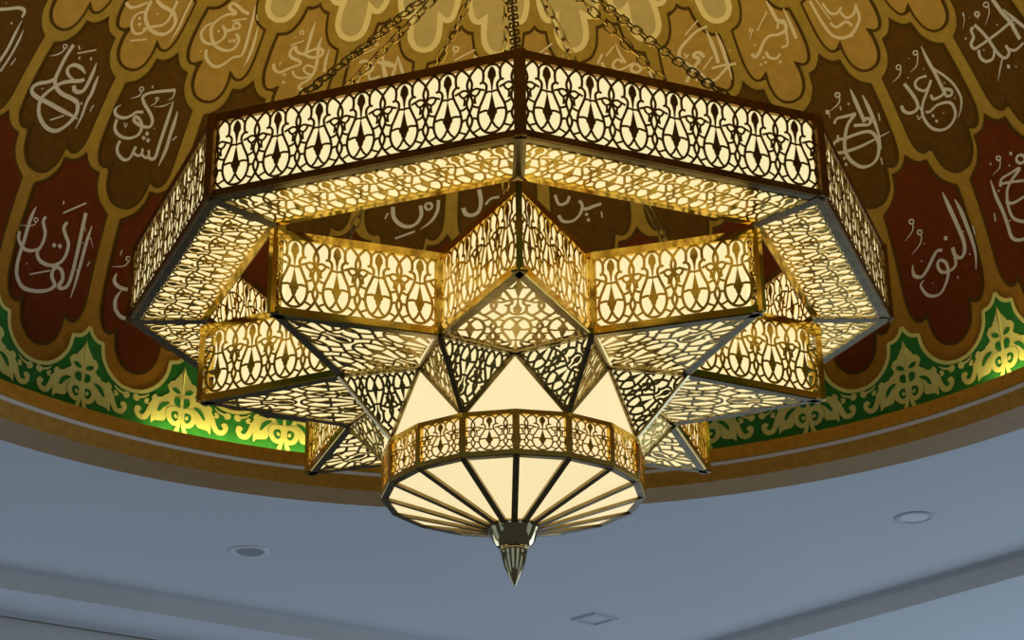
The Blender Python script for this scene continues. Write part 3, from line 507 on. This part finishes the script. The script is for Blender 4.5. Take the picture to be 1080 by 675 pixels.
# --- ring frame
rf = MB()
for k in range(8):
    a0, a1 = 45*k, 45*(k+1); am = a0+22.5; out = pol(1, am, 0)
    for z, w, h in ((HB-.016, .016, .034), (.012, .016, .026)):
        rf.bar(pol(RO, a0, z), pol(RO, a1, z), w, h, (0, 0, 1), 0, .004)
    rf.bar(pol(RO-.022, a0, .003), pol(RO-.022, a1, .003), .034, .010, (0, 0, 1), 1, .0)      # flange under the outer edge
    rf.bar(pol(RI+.012, a0, .003), pol(RI+.012, a1, .003), .026, .012, (0, 0, 1), 2, .0)
    rf.bar(pol(RI, a0, HB-.016), pol(RI, a1, HB-.016), .014, .03, (0, 0, 1), 0, .003)
    rf.bar(pol(RI, a0, .012), pol(RI, a1, .012), .014, .026, (0, 0, 1), 0, .003)
    rf.bar(pol(RO, a0, -.001), pol(RO, a0, HB+.001), .040, .026, pol(1, a0, 0), 0)
    rf.bar(pol(RI, a0, 0), pol(RI, a0, HB), .026, .018, pol(1, a0, 0), 0)
    rf.bar(pol(RI, a0, .001), pol(RO-.01, a0, .001), .042, .012, (0, 0, 1), 1)
    rf.bar(pol(RI, a0, HB-.01), pol(RO, a0, HB-.01), .03, .012, (0, 0, 1), 0)                 # top spokes of the ring
RING = rf.obj('octagonal_ring', CH, [RING_BRASS, BRASS_DARK, BRASS])
side_poly = [(-SO/2+.018, .022), (SO/2-.018, .022), (SO/2-.018, HB-.03), (-SO/2+.018, HB-.03)]
W7 = (SO-.036)/7
side_me = fret_mesh('ring_fretwork', side_poly, W7, HB-.052, 0, .022, .0088)
side_df = flat([(-SO/2+.006, .004), (SO/2-.006, .004), (SO/2-.006, HB-.006), (-SO/2+.006, HB-.006)], -.010)
inn_me = fret_mesh('ring_inner_fretwork', [(-SI/2+.012, .022), (SI/2-.012, .022), (SI/2-.012, HB-.03), (-SI/2+.012, HB-.03)], SI/6, HB-.052, 0, .022, .0088)
inn_df = flat([(-SI/2-.004, .006), (SI/2+.004, .006), (SI/2+.004, HB-.006), (-SI/2-.004, HB-.006)], -.010)
yw = AO-AI
sof_poly = [(-SI/2+.014, .022), (SI/2-.014, .022), (SO/2-.034, yw-.034), (-SO/2+.034, yw-.034)]
sof_me = fret_mesh('ring_soffit_fretwork', sof_poly, W7, yw-.05, 0, .020, .0092)
sof_df = flat([(-SI/2-.006, .004), (SI/2+.006, .004), (SO/2-.010, yw-.02), (-SO/2+.010, yw-.02)], -.018)
for k in range(8):
    am = 45*k+22.5; n = pol(1, am, 0); x = Vector((0, 0, 1)).cross(n)
    M = frame_of(pol(AO, am, 0), x, n); place('fretwork_panel', side_me, M, RING, RING_FRET); place('diffuser', side_df, M, RING, GLOW)
    M = frame_of(pol(AI, am, 0), -x, -n); place('inner_fretwork_panel', inn_me, M, RING, BRASS_FRET); place('diffuser', inn_df, M, RING, GLOW)
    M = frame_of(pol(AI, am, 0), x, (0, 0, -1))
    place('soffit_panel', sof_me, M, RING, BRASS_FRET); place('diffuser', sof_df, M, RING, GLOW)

# --- star tier
RS, RN, RA, ZT, ZB = 1.2094, .7123, .4916, -.022, -.3405
sf = MB()
LS = (pol(RS, 0, 0)-pol(RN, 22.5, 0)).length
for k in range(8):
    a = 45*k
    for sg in (-1, 1):
        t, nn = pol(RS, a, 0), pol(RN, a+sg*22.5, 0)
        for z, h in ((ZT-.014, .03), (ZB+.011, .026)):
            sf.bar(t+Vector((0, 0, z)), nn+Vector((0, 0, z)), .014, h, (0, 0, 1), 0, .003)
        d = (nn-t).normalized(); side = Vector((-d.y, d.x, 0)); side = side if side.dot(-t) < 0 else side
        # flange under the star edge
        inw = (pol(RA, a, 0)-t).normalized()
        off = (inw-d*inw.dot(d)).normalized()*.016
        sf.bar(t+off+Vector((0, 0, ZB-.002)), nn+off+Vector((0, 0, ZB-.002)), .030, .008, (0, 0, 1), 1, .0)
        sf.bar(nn+Vector((0, 0, ZB-.003)), pol(RA, a, ZB-.003), .024, .010, (0, 0, 1), 1, .004)
    sf.bar(pol(RS, a, ZB), pol(RS, a, ZT), .022, .022, pol(1, a, 0), 0)
    sf.bar(pol(RN, a+22.5, ZB), pol(RN, a+22.5, ZT), .034, .022, pol(1, a+22.5, 0), 0)
STAR = sf.obj('star_tier', CH, [BRASS, BRASS_DARK])
HS = ZT-ZB
sp = [(.010, .022), (LS-.014, .022), (LS-.014, HS-.026), (.010, HS-.026)]
st_me = fret_mesh('star_fretwork', sp, LS/4, HS-.046, LS/8, .021, .0102)
st_df = flat([(.05, .006), (LS+.006, .006), (LS+.006, HS-.02), (.05, HS-.02)], -.016)
st_mr = fret_mesh('star_fretwork_right', [(-x, y) for x, y in sp][::-1], LS/4, HS-.046, -LS/8, .021, .0102)
st_dr = flat([(-LS-.006, .006), (-.05, .006), (-.05, HS-.02), (-LS-.006, HS-.02)], -.016)
# kite in local coords: origin at tip, y towards the axis
kn = pol(RN, 22.5, 0); KX, KY, KA = kn.x, RS+kn.y, RS-RA
kp = [(0, .045), (KX-.035, KY), (0, KA-.026), (-KX+.035, KY)]
kite_me = fret_mesh('star_kite', kp, .165, .36, 0, .02, .0118)
kite_df = flat([(0, .03), (KX+.004, KY), (0, KA+.004), (-KX-.004, KY)], -.018)
for k in range(8):
    a = 45*k; T = pol(RS, a, ZB)
    for sg in (-1, 1):
        N_ = pol(RN, a+sg*22.5, ZB); d = (N_-T).normalized()
        n = Vector((d.y, -d.x, 0)); n = n if n.dot(T+N_-pol(RA, a, ZB)*2) > 0 and n.dot(Vector((T.x, T.y, 0))) > 0 else -n
        y = Vector((0, 0, 1)); x = y.cross(n)
        M = frame_of(T, x, n)
        if x.dot(d) > 0: place('fretwork_panel', st_me, M, STAR, BRASS_FRET); place('diffuser', st_df, M, STAR, GLOW)
        else: place('fretwork_panel', st_mr, M, STAR, BRASS_FRET); place('diffuser', st_dr, M, STAR, GLOW)
    inw = -pol(1, a, 0); z = Vector((0, 0, -1)); x = inw.cross(z)
    M = frame_of(T, x, z)
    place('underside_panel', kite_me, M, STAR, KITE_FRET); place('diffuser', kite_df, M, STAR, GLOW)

# --- collar: cream triangles and fretwork triangles between star and drum
RD, ZDT, ZDB = .495, -.568, -.733
cf = MB()
for k in range(8):
    a = 45*k; ap = pol(RA, a, ZB)
    for sg in (-1, 1):
        dv = pol(RD, a+sg*22.5, ZDT)
        cf.bar(ap, dv, .022, .014, pol(1, a+sg*11, 0), 0, .0)
    cf.bar(pol(RN, a+22.5, ZB), pol(RD, a+22.5, ZDT), .018, .012, pol(1, a+22.5, -.8), 0)
COLLAR = cf.obj('collar', CH, [BRASS_DARK])
def tri_panel(a, b, c, outdir, name_me):
    """fretwork triangle a,b,c; returns mesh and matrix"""
    n = (b-a).cross(c-a).normalized()
    if n.dot(outdir) < 0: b, c = c, b; n = -n
    M = frame_of(a, b-a, n); I = M.inverted()
    P = [tuple((I @ p).xy) for p in (a, b, c)]
    return P, M
tri_cache = {}
for k in range(8):
    a = 45*k
    ap = pol(RA, a, ZB)
    for sg in (-1, 1):
        nn = pol(RN, a+sg*22.5, ZB); dv = pol(RD, a+sg*22.5, ZDT)
        od = (pol(1, a+sg*22.5, -.6))
        P, M = tri_panel(ap, nn, dv, od, None)
        if sg not in tri_cache:
            Q = inset2(P, .010)
            tri_cache[sg] = (fret_mesh('collar_fretwork', Q, .105, .20, Q[0][0]+.06, min(p[1] for p in Q)-.01, .0100), flat(inset2(P, .004), -.012))
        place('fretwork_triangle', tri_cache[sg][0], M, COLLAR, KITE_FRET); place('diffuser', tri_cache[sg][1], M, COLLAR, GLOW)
    mb = MB(); v0 = pol(RD, a, ZDT)
    for sg in (-1, 1):
        dv = pol(RD, a+sg*22.5, ZDT)
        tri = [ap, v0, dv] if sg > 0 else [ap, dv, v0]
        mb.face([p*1 for p in tri], 0)
    g = mb.obj('cream_pane', COLLAR, [GLOW_B])

# --- drum with sixteen fretwork panels
df = MB()
SD = 2*RD*sin(pi/16); AD = RD*cos(pi/16)
for k in range(16):
    a0, a1 = 22.5*k, 22.5*(k+1)
    df.bar(pol(RD, a0, ZDT-.007), pol(RD, a1, ZDT-.007), .020, .018, (0, 0, 1), 0, .003)
    df.bar(pol(RD, a0, ZDB+.006), pol(RD, a1, ZDB+.006), .018, .018, (0, 0, 1), 0, .003)
    df.bar(pol(RD-.006, a0, ZDB-.004), pol(RD-.006, a1, ZDB-.004), .026, .008, (0, 0, 1), 1, .001)
    df.bar(pol(RD, a0, ZDB), pol(RD, a0, ZDT), .026, .016, pol(1, a0, 0), 0)
DRUM = df.obj('drum_band', CH, [BRASS, BRASS_DARK])
HD = ZDT-ZDB
dp = [(-SD/2+.008, .014), (SD/2-.008, .014), (SD/2-.008, HD-.015), (-SD/2+.008, HD-.015)]
dr_me = fret_mesh('drum_fretwork', dp, (SD-.014)/1.5, HD-.028, 0, .014, .0052, thick=.004)
dr_df = flat([(-SD/2+.001, .002), (SD/2-.001, .002), (SD/2-.001, HD-.002), (-SD/2+.001, HD-.002)], -.010)
for k in range(16):
    am = 22.5*k+11.25; n = pol(1, am, 0); x = Vector((0, 0, 1)).cross(n)
    M = frame_of(pol(AD, am, ZDB), x, n)
    place('fretwork_panel', dr_me, M, DRUM, BRASS_FRET); place('diffuser', dr_df, M, DRUM, GLOW_B)

# --- shallow bowl of sixteen cream panes with brass ribs
ZC, RC = -.866, .088
bf = MB()
for k in range(16):
    a0 = 22.5*k
    bf.bar(pol(RD-.004, a0, ZDB-.004), pol(RC-.01, a0, ZC+.002), .024, .012, (0, 0, 1), 0)
BOWL = bf.obj('bowl', CH, [BRASS_DARK])
for k in range(16):
    a0, a1 = 22.5*k, 22.5*(k+1)
    mb = MB(); mb.face([pol(RD-.006, a0, ZDB), pol(RC-.03, a0, ZC+.006), pol(RC-.03, a1, ZC+.006), pol(RD-.006, a1, ZDB)])
    mb.obj('glass_pane', BOWL, [GLOW_B])

# --- finial
fi = MB()
fi.lathe([(.0, ZC+.03), (.097, ZC+.028), (.102, ZC+.020), (.102, ZC+.008), (.098, ZC), (.090, ZC-.018), (.078, ZC-.045), (.066, ZC-.060), (.058, ZC-.066), (.050, ZC-.066)], 40)
FIN = fi.obj('finial', CH, [FINM]); 
fd = MB()
fd.lathe([(.040, ZC-.060), (.050, ZC-.068), (.054, ZC-.078), (.050, ZC-.086), (.048, ZC-.098), (.044, ZC-.118), (.034, ZC-.150), (.022, ZC-.176), (.010, ZC-.200), (.003, ZC-.214), (0, ZC-.217)], 32)
fd.obj('finial_drop', FIN, [FINM])

# --- hanging hub, rod and eight chains
ZH = 1.76
hub = MB()
hub.lathe([(0, ZH+.10), (.03, ZH+.095), (.03, ZH+.05), (.11, ZH+.03), (.12, ZH), (.10, ZH-.03), (.04, ZH-.05), (0, ZH-.06)], 32)
HUB = hub.obj('hanging_hub', CH, [BRASS])
rod = MB(); rod.lathe([(.016, ZH+.08), (.016, 3.33), (.09, 3.34), (.11, 3.385), (0, 3.39)], 20); rod.obj('hanging_rod', CH, [BRASS])
def link_ring(mb, c, d, side, L=.062, w=.034, wire=.0040):
    nrm = d.cross(side).normalized()
    pts = []
    for k in range(14):
        t = 2*pi*k/14; x, y = cos(t), sin(t)
        px = (L/2-w/2)*(1 if x > 1e-6 else -1 if x < -1e-6 else 0)+w/2*x
        pts.append((c+d*px+side*(y*w/2), (d*x+side*y).normalized()))
    rows = []
    for p, o in pts:
        rows.append([p+(o*cos(2*pi*j/6)+nrm*sin(2*pi*j/6))*wire for j in range(6)])
    rows.append(rows[0])
    mb.quadgrid(rows, 0, True)
for k in range(8):
    a = 45*k
    p, q_ = pol(1.33, a, HB), pol(.10, a, ZH-.01)
    d = q_-p; Lt = d.length; d.normalize()
    s1 = d.cross(Vector((0, 0, 1))).normalized(); s2 = s1.cross(d).normalized()
    mb = MB(); n = int(Lt/.050)
    # neighbouring links stand at right angles to each other
    rt = R(15+47*(k % 3)); sa = s1*cos(rt)+s2*sin(rt); sb = s2*cos(rt)-s1*sin(rt)
    for i in range(n+1):
        sag = -.03*4*(i/n)*(1-i/n)
        link_ring(mb, p+d*(Lt*i/n)+Vector((0, 0, sag)), d, sa if i % 2 else sb)
    mb.obj('chain', CH, [CHAINM])

# ------------------------------------------------------------------ camera
cd = bpy.data.cameras.new('camera'); CAM = bpy.data.objects.new('camera', cd); COL.objects.link(CAM)
f_px, cd_, ch_, p_, r_, w_y = 2083.73, 7.1489, 3.1122, R(23.534), R(-.6946), R(.0214)
F_ = Vector((sin(w_y)*cos(p_), cos(w_y)*cos(p_), sin(p_))); Rt = Vector((cos(w_y), -sin(w_y), 0)); U_ = Rt.cross(F_)
X_ = Rt*cos(r_)+U_*sin(r_); Y_ = -Rt*sin(r_)+U_*cos(r_)
M = Matrix((X_, Y_, -F_)).transposed().to_4x4(); M.translation = Vector((0, -cd_, -ch_))
CAM.matrix_world = M
cd.sensor_fit = 'HORIZONTAL'; cd.sensor_width = 36; cd.lens = f_px/1080*36; cd.clip_end = 100; cd.clip_start = .05
SC.camera = CAM

# ------------------------------------------------------------------ light
def lamp(name, kind, loc, energy, col, size=1, target=None, sy=None, spread=None):
    d = bpy.data.lights.new(name, kind); d.energy = energy; d.color = col
    if kind == 'AREA':
        d.size = size
        if sy: d.shape = 'RECTANGLE'; d.size_y = sy
    elif kind == 'POINT': d.shadow_soft_size = size
    o = bpy.data.objects.new(name, d); COL.objects.link(o); o.location = loc
    if target is not None: o.rotation_euler = (Vector(target)-Vector(loc)).to_track_quat('-Z', 'Y').to_euler()
    return o
W = bpy.data.worlds.new('room_daylight'); SC.world = W; W.use_nodes = True
nt = W.node_tree; bg = nt.nodes['Background']
# hall below: dim floor, tall daylight openings round the horizon
def nd(t, **k):
    n = nt.nodes.new(t)
    for a, b in k.items(): setattr(n, a, b)
    return n
def mth(op, a, b=None, c=None):
    n = nd('ShaderNodeMath', operation=op)
    for i, v in enumerate((a, b, c)):
        if v is None: continue
        if isinstance(v, (int, float)): n.inputs[i].default_value = v
        else: nt.links.new(v, n.inputs[i])
    return n.outputs[0]
def rng(v, a, b):
    n = nd('ShaderNodeMapRange', interpolation_type='SMOOTHSTEP'); n.inputs[1].default_value = a; n.inputs[2].default_value = b
    nt.links.new(v, n.inputs[0]); return n.outputs[0]
tc = nd('ShaderNodeTexCoord'); sx = nd('ShaderNodeSeparateXYZ'); nt.links.new(tc.outputs['Generated'], sx.inputs[0])
az = mth('ARCTAN2', sx.outputs[0], sx.outputs[1])
cols_ = rng(mth('SINE', mth('MULTIPLY', az, 8.0)), -.15, .15)
band = mth('MULTIPLY', rng(sx.outputs[2], -.46, -.42), mth('SUBTRACT', 1.0, rng(sx.outputs[2], -.06, -.02)))
win = mth('MULTIPLY', cols_, band)
mx = nd('ShaderNodeMix', data_type='RGBA'); nt.links.new(win, mx.inputs[0])
mx.inputs[6].default_value = (*[c*FLOOR_STR for c in FLOOR_COL], 1); mx.inputs[7].default_value = (*[c*WIN_STR for c in WORLD_COL], 1)
nt.links.new(mx.outputs[2], bg.inputs['Color']); bg.inputs['Strength'].default_value = 1
LIGHTS(lamp)
SC.view_settings.view_transform = 'Standard'; SC.view_settings.look = 'None'; SC.view_settings.exposure = 0; SC.view_settings.gamma = 1
